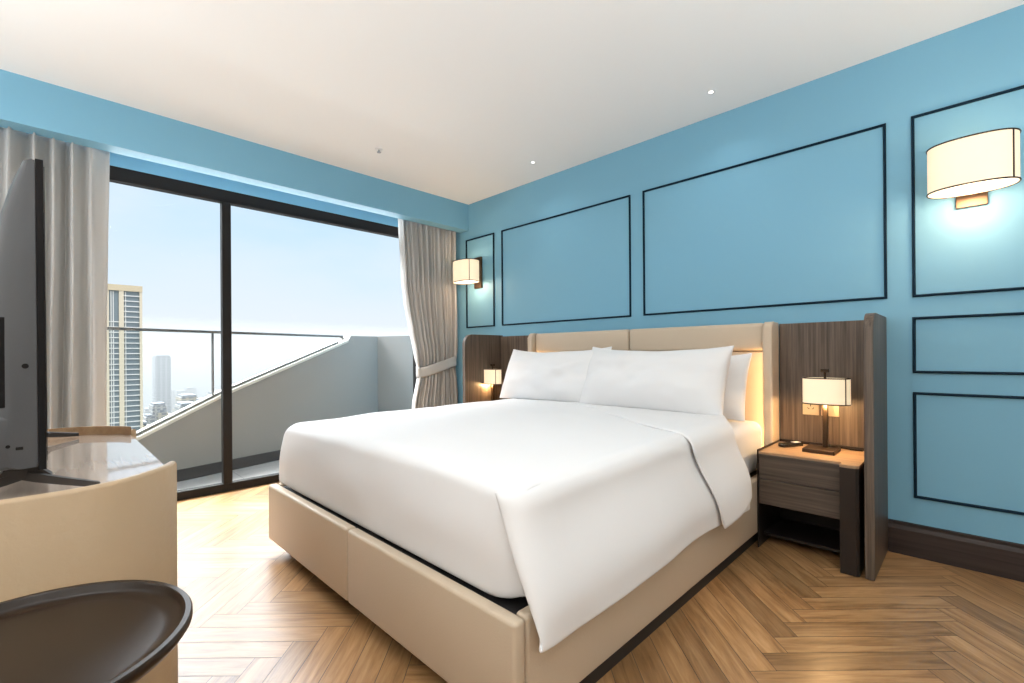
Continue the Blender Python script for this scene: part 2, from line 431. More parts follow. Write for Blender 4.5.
# headboard
HX0, HX1, HC = -2.765, -.826, -1.79
def headpanel(x0, x1, z0, z1, y0, y1, name, bev=.022):
    return MB().box(x0, x1, y0, y1, z0, z1, bev, 5).build(name, 'leather2', bed, True, 40)
headpanel(HX0+.052, HC-.003, 1.066, 1.232, 3.015, 3.10, 'headboard_cushion')
headpanel(HC+.003, HX1-.052, 1.066, 1.232, 3.015, 3.10, 'headboard_cushion')
headpanel(HX0+.052, HX1-.052, .25, 1.062, 3.045, 3.10, 'headboard_panel', .008)
for x0, x1 in ((HX0, HX0+.05), (HX1-.05, HX1)):
    pr = []
    yb_, yf, zt = 3.125, 2.978, 1.236
    pts = [(yb_, .25), (yf, .25), (yf, zt-.04)] + [(yf+.04*(1-math.cos(t)), zt-.04+.04*math.sin(t)) for t in [PI/2*k/8 for k in range(1, 9)]] + [(yb_, zt)]
    MB().prism(pts, 'x', x0, x1, .014, 4).build('headboard_wing', 'leather2', bed, True, 40)
MB().box(HX0+.05, HX1-.05, 3.10, 3.14, .1, 1.2).build('headboard_back', 'black', bed)

# mattress
def rounded_slab(mb, x0, x1, y0, y1, z0, z1, r, n=5):
    mb.box(x0, x1, y0, y1, z0, z1, r, n)
MX0, MX1, MY0, MY1 = -2.64, -.885, .925, 3.03
mt = MB(); rounded_slab(mt, MX0, MX1, MY0, MY1, .350, .645, .055, 6)
matt = mt.build('mattress', 'sheet', None, True, 60)
tag(matt, 'thick mattress in a white fitted sheet lying on the beige bed base', 'mattress')

# duvet: top, foot end tucked down, right side hanging over the bed base
def sm(a, b, t):
    t = max(0, min(1, (t-a)/(b-a))); return t*t*(3-2*t)
from mathutils import noise as MN
def wr(x, y, z, s): return MN.noise(Vector((x*s, y*s, z*s)))
def duvet_section(v):
    """points of the cloth across the bed (left hem, top, right hem) at distance y from the foot"""
    pass
DTOP = .688
def make_duvet():
    mb = MB()
    yF = .915
    NU, NV = 96, 72
    ya, yb_ = .918, 2.36
    R = .065
    def sect(y, slope=0.):
        # path in (x, z): left hem -> up -> over top -> right hem
        xl, xr = -2.685, -.862
        zl, zr = .40, .285
        hump = .012*math.sin(PI*(y-.9)/2.2)
        top = DTOP + hump
        P = []
        for k in range(8): P.append((xl-.004, zl+(top-R-zl)*k/8))
        for k in range(9):
            t = PI/2*k/8; P.append((xl+R-R*math.cos(t), top-R+R*math.sin(t)))
        nt_ = 40
        for k in range(1, nt_):
            u = k/nt_; P.append((xl+R+(xr-R-xl-R)*u, top+.012*math.sin(PI*u)))
        for k in range(9):
            t = PI/2*k/8; P.append((xr-R+R*math.sin(t), top-R+R*math.cos(t)))
        xo = -.790
        for k in range(1, 31):
            u = k/30; z = top-R+(zr-top+R)*u
            P.append((xr+(xo-xr)*sm(0, .8, u)+.006*math.sin(u*PI), z))
        return P
    rows = []; base_ = []
    n = len(sect(1.))
    yrows = [ya + (yb_-ya)*(k/NV) for k in range(NV+1)]
    iTopL, iTopR = 16, 16+40   # end of left corner, start of right corner
    for k, y in enumerate(yrows):
        row = []
        S_ = sect(y)
        for i, (x, z) in enumerate(S_):
            # far edge runs slantwise across the bed and down the side
            side = max(0, i-iTopR)/(n-1-iTopR)
            wgt = sm(-2.2, -.9, x)
            y_end = 2.70 - .33*wgt + (.09*side if side > 0 else 0)
            yy = ya + (y-ya)*(y_end-ya)/(yb_-ya)
            ampl = .007
            dz = ampl*wr(x, yy, 0, 2.3) + .004*wr(x, yy, 3, 6)
            dx = 0
            if side > .1:
                dx = .012*math.sin(yy*5.2+.6)*side + .006*wr(0, yy, z, 4)*side
                dz = .010*math.sin(yy*4.1+1.)*side
            # rounded shoulder at the foot end
            e = (yy-ya)
            if e < .07:
                q_ = 1-(e/.07); drop = .030*(q_**2)
                if i < iTopR+8: z -= drop*sm(.5, .62, z); 
            base_.append((x+dx, yy, z+dz)) if k == 0 else None
            row.append((x+dx, yy, z+dz))
        rows.append(row)
    # foot end: continue the rim of the top down behind the foot panel
    foot = []
    first = base_
    iR = iTopR + 5
    kF = 6
    mb.loft([r[:iTopR+4] for r in rows], close=False, cap=False)
    mb.loft([r[iTopR+1:] for r in rows[kF:]], close=False, cap=False)
    NF = 14
    frows = []
    for k in range(NF+1):
        u = k/NF; fr = []
        for i in range(8, iR):
            x, y, z = first[i]
            zb = .358
            c = x
            # gathers in towards the bottom; a soft bulge above the base
            yy = y - .026*math.sin(min(1, u*1.6)*PI/2) + .0*u
            if u > .9: yy += .006*((u-.9)/.1)**2
            zz_ = z + (zb-z)*u
            xin = 0
            rc_ = max(0, x+.985)/.12
            if rc_ > 0:
                yy += .058*rc_**2*min(1, u*2.5); zb += .030*rc_**2
                zz_ = z + (zb-z)*u
            w_ = .006*wr(x*1.0, 0, zz_, 5)*math.sin(PI*u) + .010*math.sin(PI*u)*max(0, wr(x, 9, zz_*.6, 3))
            fr.append((c+xin, yy-w_, zz_))
        frows.append(fr)
    mb.loft(frows, close=False, cap=False)
    # loose corner: the hanging side swings round in front of the tucked foot end
    cor = []
    z0_, z1_ = rows[kF][iTopR+1][2], rows[kF][n-1][2]
    NC = 10
    for i in range(iTopR+1, n):
        Fx, Fy, Fz = rows[kF][i]
        t = max(0, (z0_-Fz)/(z0_-z1_))
        Ex, Ey, Ez = -.962+(.962-.779)*t**.9, .889-.010*math.sin(PI*min(1, t*1.1)), Fz-.020*(1-t)+.020*t
        Cx, Cy, Cz = Fx+.012*sm(0, .3, t), .908-.028*sm(0, .06, t), Fz-.004*(1-t)+.006*t
        row = []
        for q in range(NC+1):
            u = q/NC; a_, b_, c_ = (1-u)**2, 2*u*(1-u), u*u
            row.append((a_*Ex+b_*Cx+c_*Fx, a_*Ey+b_*Cy+c_*Fy, a_*Ez+b_*Cz+c_*Fz))
        cor.append(row)
    mb.loft(cor, close=False, cap=False)
    o = mb.build('duvet', 'white', None, True)
    sd = o.modifiers.new('thickness', 'SOLIDIFY'); sd.thickness = .012; sd.offset = -1
    subsurf(o, 1)
    return o
duvet = make_duvet()
tag(duvet, 'smooth white duvet spread over the bed, its near side hanging over the base', 'duvet')
# turned-back end of the duvet
def make_fold():
    mb = MB(); rows = []
    NV = 16
    for k in range(NV+1):
        v = k/NV; row = []
        for j in range(70):
            u = j/69
            # run across: left to right on top then down the right side
            Ltot = 1.75+.43
            s = u*Ltot
            if s < 1.70:
                x = -2.62+s; z = DTOP+.016; side = 0
            else:
                t = min(1, (s-1.70)/.10)
                x = -.92+.075*math.sin(t*PI/2); z = DTOP+.016-.065*(1-math.cos(t*PI/2))
                if s > 1.80:
                    d = s-1.80; side = d/.38
                    x = -.845+.062*sm(0, .75, side); z = DTOP+.016-.065-d*.96
                else: side = 0
            wgt = sm(-2.2, -.9, x)
            y0 = 2.66 - .72*sm(-2.35, -.80, x)**1.25 + .16*side     # crease
            y1 = 2.79 - .10*wgt - .26*sm(-1.02, -.85, x) + .0*side                            # far hem
            if u < .25: y1 = max(y1, y0+.05)
            if side > 0: z += (.05+.02*v)*side*v
            yy = y0 + (y1-y0)*v
            dx = .010*math.sin(yy*6)*side + .012*side*math.sin(PI*v)
            puff = .003*math.sin(PI*min(1, v*3))
            row.append((x+dx+.004*side, yy, z+puff*(1-side)+.004*wr(x, yy, 1, 5)))
        rows.append(row)
    mb.loft(rows, close=False, cap=False)
    o = mb.build('duvet_turnback', 'white', duvet, True)
    sd = o.modifiers.new('thickness', 'SOLIDIFY'); sd.thickness = .012; sd.offset = 0
    subsurf(o, 1)
make_fold()

# pillows
def make_pillow(w, h, t, seed):
    mb = MB(); rings = []
    NU, NV = 36, 24
    def pt(u, v, sgn):
        # u,v in -1..1 ; soft rectangular cushion with pointed corners
        cu, cv = abs(u), abs(v)
        prof = max(0, 1-cu**2.6)**.55*max(0, 1-cv**2.2)**.8
        pinch = 1-.055*(cu**2)*(1-cv**4)*0 
        x = u*w/2*(1-.045*(1-cv**2)*cu**3*0) ; 
        y = v*h/2
        # edges bow inward between the corners
        x *= 1-.035*(1-v*v)*(cu**4)
        y *= 1-(.24 if v > 0 else .05)*(1-u*u)*(cv**3)
        z = sgn*t/2*prof
        nz = 0.028*MN.noise(Vector((u*2.2+seed, v*2.2, sgn+seed)))*prof + 0.011*MN.noise(Vector((u*5+seed, v*4, sgn)))*prof
        return (x, y, z+nz)
    for sgn in (1, -1):
        mb.grid(lambda a, b: pt(a*2-1, b*2-1, sgn), NU, NV)
    bmesh.ops.remove_doubles(mb.bm, verts=mb.bm.verts, dist=1e-4)
    return mb
def pillow(name, cx, yb, zb, w, h, t, tilt, yaw, roll, seed, label):
    mb = make_pillow(w, h, t, seed)
    Rm = Matrix.Rotation(math.radians(yaw), 4, 'Z') @ Matrix.Rotation(math.radians(90-tilt), 4, 'X') @ Matrix.Rotation(math.radians(roll), 4, 'Z')
    o = mb.build(name, 'white', None, True)
    o.matrix_world = Matrix.Translation((cx, yb, zb)) @ Rm @ Matrix.Translation((0, h/2, 0))
    subsurf(o, 1)
    tag(o, label, 'pillow', 'white pillows against the headboard')
    return o
pillow('pillow', -2.27, 2.84, .650, .93, .43, .17, 16, 0, 1, 1.3, 'white pillow leaning on the headboard behind the left front pillow, mostly hidden')
pillow('pillow', -1.39, 2.85, .655, .93, .43, .17, 16, 0, -1, 2.7, 'white pillow behind the overlapping front one, its edge showing towards the lit table lamp')
pillow('pillow', -2.285, 2.64, .690, 1.0, .455, .23, 23, 0, .5, 4.1, 'plump white pillow at the front on the window side of the bed')
pillow('pillow', -1.46, 2.61, .690, 1.0, .455, .24, 23, 0, -.5, 6.2, 'plump white pillow at the front, overlapping the one on the window side')

# ------------------------------------------------------------------ bedside surrounds (back panel and fin on the wall)
def fin_outline(y0, y1, zt, r):
    return [(y1, .004), (y0, .004), (y0, zt-r)] + [(y0+r*(1-math.cos(t)), zt-r+r*math.sin(t)) for t in [PI/2*k/10 for k in range(1, 11)]] + [(y1, zt)]
def surround(xb0, xb1, xf0, xf1, label):
    e = empty('bedside_panel', ((xb0+xf1)/2, WALL_Y, 0), label, 'panel', 'wooden bedside panels')
    MB().box(min(xb0, xb1), max(xb0, xb1), WALL_Y-.03, WALL_Y-.003, .004, 1.226, .002, 1).build('back_panel', 'darkwood', e)
    MB().prism(fin_outline(2.668, WALL_Y-.003, 1.238, .09), 'x', xf0, xf1, .003, 2).build('side_panel', 'darkwood', e, True, 35)
    return e
surround(-.825, -.357, -.357, -.321, 'tall dark wood panel with a thin side fin behind the near nightstand')
surround(-2.766, -3.25, -3.286, -3.25, 'tall dark wood panel with rounded side fin between curtain and bed')

# ------------------------------------------------------------------ nightstands
def nightstand(label):
    """built in place at the near side: left edge x=-.835, front y=2.665"""
    e = empty('nightstand', (-.61, 2.9, 0), label, 'nightstand', 'nightstands either side of the bed')
    xl, xr, yf, yb_ = -.824, -.386, 2.72, 3.115
    f = MB()
    f.box(xl-.006, xl, 2.712, yb_, 0, .530, .001, 1)                      # thin left sheet
    f.box(xl, xr-.01, yb_-.006, yb_, .05, .535, .001, 1)                  # back sheet with upstand
    f.build('frame', 'darkmetal', e)
    MB().box(xl, -.452, 2.80, yb_-.006, .045, .060, .001, 1).build('shelf', 'darkmetal', e)
    MB().box(xl, -.452, 2.735, yb_-.006, .245, .500).build('carcass', 'darkwood_h', e)
    MB().box(xl+.003, -.454, yf-.004, 2.735, .376, .505, .0015, 1).build('drawer', 'darkwood_h', e)
    MB().box(xl+.003, -.454, yf-.004, 2.735, .240, .372, .0015, 1).build('drawer', 'darkwood_h', e)
    MB().prism([(xl, 2.717), (-.452, 2.717), (-.452, 2.664), (-.390, 2.664), (-.378, 2.676), (-.378, yb_-.006), (xl, yb_-.006)], 'z', .507, .519).build('top', 'topwood', e)
    MB().prism([(-.452, 2.664), (-.390, 2.664), (-.378, 2.676), (-.378, 2.79), (-.452, 2.79)], 'z', .003, .506).build('leg', 'darkmetal', e)
    return e
ns = nightstand('dark wood two-drawer nightstand beside the side fin, near the blue wall')
# far nightstand behind the bed
ns2 = copy_tree(ns, (-3.04, 2.9, 0))
tag(ns2, 'dark wood nightstand on the window side, hidden behind the bed', 'nightstand', 'nightstands either side of the bed')

# ------------------------------------------------------------------ table lamps
def oval(cx, cy, a, b, z, n=56, e=2.3):
    out = []
    for k in range(n):
        t = 2*PI*k/n; c, s = math.cos(t), math.sin(t)
        out.append((cx+a*math.copysign(abs(c)**(2/e), c), cy+b*math.copysign(abs(s)**(2/e), s), z))
    return out
def shade_parts(e, cx, cy, a, b, z0, z1, barx, frame_m, thick=.004, open_ends=True, flat_bottom=False):
    s = MB()
    s.loft([oval(cx, cy, a, b, z0), oval(cx, cy, a, b, z1)], cap=False)
    s.loft([oval(cx, cy, a-.003, b-.003, z1), oval(cx, cy, a-.003, b-.003, z0)], cap=False)
    sh = s.build('lamp_shade', 'shade', e, True)
    for z in (z0, z1):
        MB().tube(oval(cx, cy, a+.001, b+.001, z), thick, 8, closed=True).build('shade_rim', frame_m, e, True)
    for sg in (1,):
        bx = cx+sg*barx
        t = math.acos(min(1, (barx/a)**(2.3/2)))
        by = cy - b*abs(math.sin(t))**(2/2.3)
        MB().tube([(bx, by-.001, z0), (bx, by-.001, z1)], thick*.9, 8).build('shade_bar', frame_m, e, True)
    return sh
def table_lamp(label):
    cx, cy = -.566, 2.955; z0 = .519
    e = empty('table_lamp', (cx, cy, z0), label, 'lamp', 'table lamps beside the bed')
    MB().box(-.652, -.507, 2.862, 3.03, z0, z0+.020, .003, 2).build('base', 'bronzemetal', e)
    MB().box(cx-.012, cx+.012, cy+.008, cy+.032, z0+.02, .80, .003, 2).build('stem', 'bronzemetal', e)
    MB().tube([(cx, cy+.02, .79), (cx, cy+.02, .955)], .006).build('shade_rod', 'bronzemetal', e, True)
    MB().box(cx-.018, cx+.018, cy+.005, cy+.035, .945, .962, .002, 1).build('finial', 'bronzemetal', e)
    shade_parts(e, cx+.008, cy, .108, .062, .776, .914, .093, 'bronzemetal', .0032)
    f = MB().loft([oval(cx+.008, cy, .104, .058, .9), oval(cx+.008, cy, .104, .058, .903)]).build('top_diffuser', 'diffuser', e)
    c = [(cx+.01, cy+.03, z0+.03), (cx+.04, cy+.06, z0+.02), (cx+.07, cy+.095, z0+.012), (cx+.10, cy+.11, z0+.006), (cx+.15, cy+.115, z0+.006)]
    MB().tube(c, .0035, 8).build('cord', 'phone', e, True)
    return e
tl = table_lamp('lit table lamp with oval cream shade on the near nightstand')
tl2 = copy_tree(tl, (-3.215, 2.955, .519))
tag(tl2, 'lit table lamp with oval cream shade glowing between the rounded wood fin and the pillows', 'lamp', 'table lamps beside the bed')

# ------------------------------------------------------------------ wall sconces
def sconce(cx, label):
    cy = 2.975
    e = empty('wall_sconce', (cx, WALL_Y, 1.9), label, 'wall lamp', 'wall sconces either side of the bed')
    MB().box(cx-.055, cx+.055, WALL_Y-.022, WALL_Y, 1.748, 2.066, .002, 1).build('back_plate', 'brass', e)
    MB().box(cx-.012, cx+.012, 3.0, WALL_Y-.02, 1.90, 1.92, .002, 1).build('arm', 'brass', e)
    shade_parts(e, cx, cy, .150, .105, 1.795, 2.003, .128, 'bronzemetal', .0035)
    MB().loft([oval(cx, cy, .145, .10, 1.804), oval(cx, cy, .145, .10, 1.807)]).build('diffuser', 'diffuser', e)
    return e
sc1 = sconce(.003, 'large lit wall sconce with oval cream shade in the moulding nearest the camera')
sc2 = copy_tree(sc1, (-3.60, WALL_Y, 1.885))
tag(sc2, 'lit wall sconce with oval cream shade beside the tied curtain', 'wall lamp', 'wall sconces either side of the bed')

# ------------------------------------------------------------------ sockets, handset
def socket(x0, x1, z0, z1, label, holes):
    e = empty('wall_socket', ((x0+x1)/2, WALL_Y-.03, (z0+z1)/2), label, 'socket')
    MB().box(x0, x1, WALL_Y-.038, WALL_Y-.03, z0, z1, .003, 2).build('face_plate', 'socket', e)
    cx, cz = (x0+x1)/2, (z0+z1)/2
    h = MB()
    if holes:
        for dx, dz, w_, hh in ((0, .013, .004, .012), (-.010, -.006, .008, .0035), (.010, -.006, .008, .0035), (-.014, .0, .003, .006), (.014, 0, .003, .006)):
            h.box(cx+dx-w_/2, cx+dx+w_/2, WALL_Y-.0386, WALL_Y-.037, cz+dz-hh/2, cz+dz+hh/2)
        h.build('socket_holes', 'sockdark', e)
    else:
        h.box(cx-.016, cx+.016, WALL_Y-.041, WALL_Y-.037, cz-.016, cz+.016, .001, 1).build('rocker', 'socket', e)
    return e
socket(-.704, -.622, .692, .775, 'square champagne power socket on the wood panel, left of the lamp stem', True)
socket(-.612, -.527, .692, .775, 'square champagne wall plate on the wood panel, behind the lamp stem', False)
Rz = Matrix.Rotation(math.radians(-28), 3, 'Z')
hs = empty('telephone_handset', (-.735, 2.985, .519), 'small black handset lying on the near nightstand beside the lamp base', 'handset')
cc = Vector((-.735, 2.985, .53))
MB().box(-.758, -.712, 2.915, 3.055, .519, .541, .006, 3, (cc, Rz)).build('body', 'phone', hs, True, 40)
MB().box(-.750, -.720, 3.00, 3.045, .5405, .5425, .001, 1, (cc, Rz)).build('display', 'silver', hs)

# ------------------------------------------------------------------ curtains
def curtain(name, fL, fR, nfold, z0, z1, amp, label, xc=-3.93, tie=None, seed=0):
    mb = MB(); NU, NV = nfold*10, 56
    rnd = random.Random(seed)
    ph = [rnd.uniform(-.9, .9) for _ in range(nfold+1)]; am = [rnd.uniform(.55, 1.25) for _ in range(nfold+1)]
    def f(u, v):
        z = z0+(z1-z0)*v
        a, b = fL(z), fR(z)
        u = u + .022*math.sin(2*PI*2.3*u+seed) + .012*math.sin(2*PI*5.1*u+2*seed) - .022*math.sin(seed)*(1-u) - .022*math.sin(2*PI*2.3+seed)*u - .012*math.sin(2*seed)*(1-u) - .012*math.sin(2*PI*5.1+2*seed)*u
        u = max(0, min(1, u)); k = u*nfold; i = int(min(nfold-1, k)); fr = k-i
        A = amp*(am[i]*(1-fr)+am[i+1]*fr); P_ = ph[i]*(1-fr)+ph[i+1]*fr
        sq = min(1.2, (b-a)/(fR(z1)-fL(z1)))
        A2 = A*(1.35-.5*sq)
        t = 2*PI*k+P_+.35*math.sin(2.2*z+i)
        y = a+(b-a)*u + .010*math.cos(t*1.0)
        x = xc + A2*math.sin(t) + .35*A2*math.sin(2*t+1.1*P_)
        if tie: 
            g = math.exp(-((z-tie)/.06)**2); x = xc + (x-xc)*(1-.45*g)
        return (x, y, z)
    mb.grid(f, NU, NV)
    o = mb.build(name, 'curtain', None, True)
    sd = o.modifiers.new('thickness', 'SOLIDIFY'); sd.thickness = .003
    tag(o, label, 'curtain', 'pair of grey linen curtains')
    return o
def lerp_tab(tab):
    def f(z):
        if z <= tab[0][0]: return tab[0][1]
        for (a, va), (b, vb) in zip(tab, tab[1:]):
            if z <= b:
                t = (z-a)/(b-a); t = t*t*(3-2*t)*.5+t*.5
                return va+(vb-va)*t
        return tab[-1][1]
    return f
cR = curtain('curtain', lerp_tab([(0, 2.52), (.55, 2.565), (.87, 2.63), (1.1, 2.585), (1.3, 2.542), (1.59, 2.488), (1.79, 2.467), (2.38, 2.435)]),
             lerp_tab([(0, 3.12), (.60, 3.12), (.93, 3.09), (1.1, 3.115), (1.6, 3.125), (2.38, 3.13)]), 13, .015, 2.40, .046,
             'grey linen curtain tied back beside the headboard wall', tie=.93, seed=3, xc=-3.95)
# tie-back band
tb = MB(); rings = []
NB = 56
for k in range(NB):
    t = 2*PI*k/NB; c, s = math.cos(t), math.sin(t)
    y = 2.865+.245*math.copysign(abs(c)**.8, c); x = -3.95+.062*math.copysign(abs(s)**.7, s)
    zc = .93+.052*(y-2.865)/.245+.01*math.sin(t*2)
    rings.append([(x, y, zc-.052), (x*1.0-.004*s*0, y, zc-.03), (x, y, zc+.03), (x, y, zc+.052)])
tb.loft(rings+[rings[0]], close=False, cap=False)
o = tb.build('tie_back', 'curtain', cR, True); sd = o.modifiers.new('thickness', 'SOLIDIFY'); sd.thickness = .008
curtain('curtain', lambda z: -.62, lerp_tab([(0, .262), (.6, .268), (1.2, .272), (1.8, .280), (2.38, .288)]), 10, .015, 2.40, .075,
        'grey linen curtain hanging straight behind the television', seed=11, xc=-3.94)

# ------------------------------------------------------------------ media console: curved leather shell, open towards the bed
CX, CZ = -2.08, .730
def shell_outline(off=0.):
    """U-shaped plan, from the near front corner round the back to the far front corner"""
    pts = []
    xN, xF = -1.46, -2.70
    near = [(-1.65, .268), (-1.597, .240), (-1.545, .195), (-1.50, .145), (-1.472, .085), (-1.462, .02), (-1.462, -.06), (-1.475, -.15), (-1.51, -.235), (-1.57, -.30), (-1.66, -.345), (-1.78, -.37)]
    far = [(-4.16-x, y) for x, y in near[::-1]]
    return near+far
def offset(pts, d):
    out = []
    for i, p_ in enumerate(pts):
        a, b = pts[max(0, i-1)], pts[min(len(pts)-1, i+1)]
        t = Vector((b[0]-a[0], b[1]-a[1])).normalized(); n_ = Vector((-t.y, t.x))
        out.append((p_[0]+n_.x*d, p_[1]+n_.y*d))
    return out
def densify(pts, it=2):
    for _ in range(it):
        q = [pts[0]]
        for a, b in zip(pts, pts[1:]):
            q += [(a[0]*.75+b[0]*.25, a[1]*.75+b[1]*.25), (a[0]*.25+b[0]*.75, a[1]*.25+b[1]*.75)]
        q.append(pts[-1]); pts = q
    return pts
con = empty('media_console', (CX, 0, 0), 'low console with curved beige leather shell and glossy wood top under the television', 'console')
po = densify(shell_outline()); pi_ = offset(po, -.022)
if sum(abs(p_[0]-CX) for p_ in pi_) > sum(abs(p_[0]-CX) for p_ in po): pi_ = offset(po, .022)
ZL = .752
sh = MB(); rings = []
for (ox, oy), (ix, iy) in zip(po, pi_):
    mx, my = (ox+ix)/2, (oy+iy)/2
    rings.append([(ox, oy, .03), (ox, oy, ZL-.010), (ox*.8+ix*.2, oy*.8+iy*.2, ZL-.002), (mx, my, ZL), (ix*.8+ox*.2, iy*.8+oy*.2, ZL-.002), (ix, iy, ZL-.010), (ix, iy, .03)])
sh.loft(rings); sh.build('shell', 'console_leather', con, True, 50)
tp = MB().prism([(x, y) for x, y in pi_], 'z', CZ-.03, CZ).build('top', 'consoletop', con)
fr = MB()
fr.prism([(x*.985+CX*.015, y-.02) for x, y in pi_], 'z', .03, CZ-.03).build('front', 'console_leather', con)
MB().prism([(CX+(x-CX)*.95, y*.93) for x, y in pi_], 'z', 0, .03).build('plinth', 'plinth', con)
# oak lip on the far end of the top
fl = [(x, y) for x, y in pi_ if x < -2.45 and y > -.1]
lp = MB(); rr = []
for x, y in fl:
    dx = .012; rr.append([(x+.002, y, CZ), (x+.002, y, CZ+.034), (x+dx, y, CZ+.034), (x+dx, y, CZ)])
lp.loft(rr); lp.build('oak_lip', 'lipwood', con)

# ------------------------------------------------------------------ television, seen edge-on from behind its end
TX0, TX1 = -2.78, -1.555
tv = empty('television', ((TX0+TX1)/2, -.03, CZ), 'flat television standing on the console, seen end-on from behind', 'television')
# profile of the back cover (y, z), tilted slightly back
lean = lambda z: -.003*(z-.80)/.72
prof = [(.0, .80), (.0, 1.518), (-.010, 1.520), (-.022, 1.517), (-.040, 1.464), (-.058, 1.391), (-.070, 1.29), (-.078, 1.18), (-.080, 1.08), (-.080, .96), (-.080, .935), (-.088, .925), (-.090, .90), (-.090, .835), (-.082, .805), (-.05, .798)]
def prof_at(k):
    return [(y*k-.014+lean(z), z) for y, z in prof]
bc = MB(); rings = []
RD = .055
for th in [PI/2*q/9 for q in range(1, 10)]: rings.append([(TX1-RD*(1-math.cos(th)), y, z) for y, z in prof_at(.42+.58*math.sin(th))])
for th in [PI/2*q/9 for q in range(9, 0, -1)]: rings.append([(TX0+RD*(1-math.cos(th)), y, z) for y, z in prof_at(.42+.58*math.sin(th))])
bc.loft(rings); bc.build('back_cover', 'tvback', tv, True, 35)
sp = [(-.0135, .792), (.0, .792), (-.0, 1.522), (-.0135, 1.522)]
MB().prism([(y+lean(z), z) for y, z in sp], 'x', TX0-.003, TX1+.003, .002, 1).build('bezel', 'tvdark', tv)
MB().prism([(y+lean(z), z) for y, z in [(.0005, .81), (.002, .81), (.002, 1.51), (.0005, 1.51)]], 'x', TX0+.01, TX1-.01).build('screen', 'screen', tv)
MB().box(TX0+.12, TX1-.001, -.112, -.034, .798, .924, .012, 4).build('lower_housing', 'tvback', tv, True, 40)
def xcap(y, dep):
    k = max(.42, min(1, (-y-.014)/dep)); sn = (k-.42)/.58
    return TX1-RD*(1-math.sqrt(max(0, 1-sn*sn)))
MB().box(TX1-.075, xcap(-.066, .072)+.004, -.075, -.0655, .942, 1.148, .001, 1).build('vent', 'tvdark', tv)
xx = xcap(-.034, .072); MB().tube([(xx-.02, -.034, 1.036), (xx+.0015, -.034, 1.036)], .006, 12).build('screw_hole', 'tvdark', tv)
xx = TX1-.001; MB().tube([(xx-.02, -.062, .853), (xx+.0015, -.062, .853)], .004, 10).build('screw_hole', 'tvdark', tv)
MB().box(xx-.02, xx+.001, -.050, -.038, .843, .850, .0008, 1).build('status_slot', 'tvdark', tv)
for fx, nm in ((-1.64, 0), (-2.50, 1)):
    f = MB(); sg = 1 if fx > -2 else -1
    neck = [[(fx+dx*s_, -.042+dy*s2_, z) for dx, dy in ((-.02, -.02), (.02, -.02), (.02, .02), (-.02, .02))] for z, s_, s2_ in ((.815, 1.0, 1.0), (.785, 1.1, 1.6), (.765, 1.1, 2.6))]
    f.loft(neck)
    tip_f = (fx+sg*(.12 if sg > 0 else .06), .092); tip_b = (fx+sg*.06, -.19)
    for tx, ty in (tip_f, tip_b):
        rr = []
        for k in range(7):
            u = k/6; x = fx+(tx-fx)*u; y = -.042+(ty+.042)*u; z = .772-.028*u**.8; w_ = .020-.008*u; hh = .011-.005*u
            rr.append([(x-w_, y, z-hh), (x+w_, y, z-hh), (x+w_*.7, y, z+hh), (x-w_*.7, y, z+hh)])
        f.loft(rr)
    f.build('foot', 'tvfoot', tv, True, 40)

# ------------------------------------------------------------------ tray side table
TCX, TCY, TZ, TR = -1.175, -.045, .55, .258
st = empty('side_table', (TCX, TCY, 0), 'round black-brown tray side table with raised rim at the near left', 'side table')
prof_t = [(.0, .0), (TR-.030, .0), (TR-.008, .006), (TR, .018), (TR, .028), (TR-.003, .032), (TR-.012, .032), (TR-.015, .028), (TR-.017, .018), (TR-.022, .013), (TR-.05, .012), (0, .012)]
t_ = MB(); t_.lathe([(max(r, .0005), z) for r, z in prof_t], (TCX, TCY, TZ-.032), 96); t_.build('tray', 'tray', st, True, 50)
MB().lathe([(.018, .025), (.018, TZ-.032)], (TCX, TCY, 0), 24).build('stem', 'tray', st, True, 50)
MB().lathe([(.001, 0), (.16, 0), (.165, .006), (.16, .014), (.02, .025), (.001, .025)], (TCX, TCY, 0), 64).build('base', 'tray', st, True, 50)

# ------------------------------------------------------------------ ceiling fittings
def downlight(x, y, label, group='recessed ceiling downlights'):
    e = empty('ceiling_downlight', (x, y, CEIL), label, 'ceiling light', group)
    MB().lathe([(.012, -.001), (.026, -.004), (.030, -.002), (.030, .0), (.012, .0)], (x, y, CEIL), 28).build('trim_ring', 'fixture', e, True, 40)
    MB().lathe([(.0005, -.0015), (.012, -.0015), (.012, -.0005), (.0005, -.0005)], (x, y, CEIL), 20).build('lamp', 'lampdisc', e)
    return e
downlight(-2.559, 2.837, 'small white ceiling downlight nearer the window, by the blue wall')
downlight(-1.113, 2.847, 'small white ceiling downlight further from the window, by the blue wall')
sk = empty('ceiling_sprinkler', (-3.217, 1.806, CEIL), 'small grey sprinkler head on the white ceiling before the pelmet', 'sprinkler')
MB().lathe([(.0005, 0), (.03, 0), (.028, -.005), (.010, -.008), (.0005, -.008)], (-3.217, 1.806, CEIL), 28).build('rose', 'fixture', sk, True, 40)
MB().lathe([(.0005, -.008), (.007, -.008), (.007, -.022), (.016, -.024), (.016, -.027), (.0005, -.027)], (-3.217, 1.806, CEIL), 20).build('deflector', 'chrome', sk, True, 40)

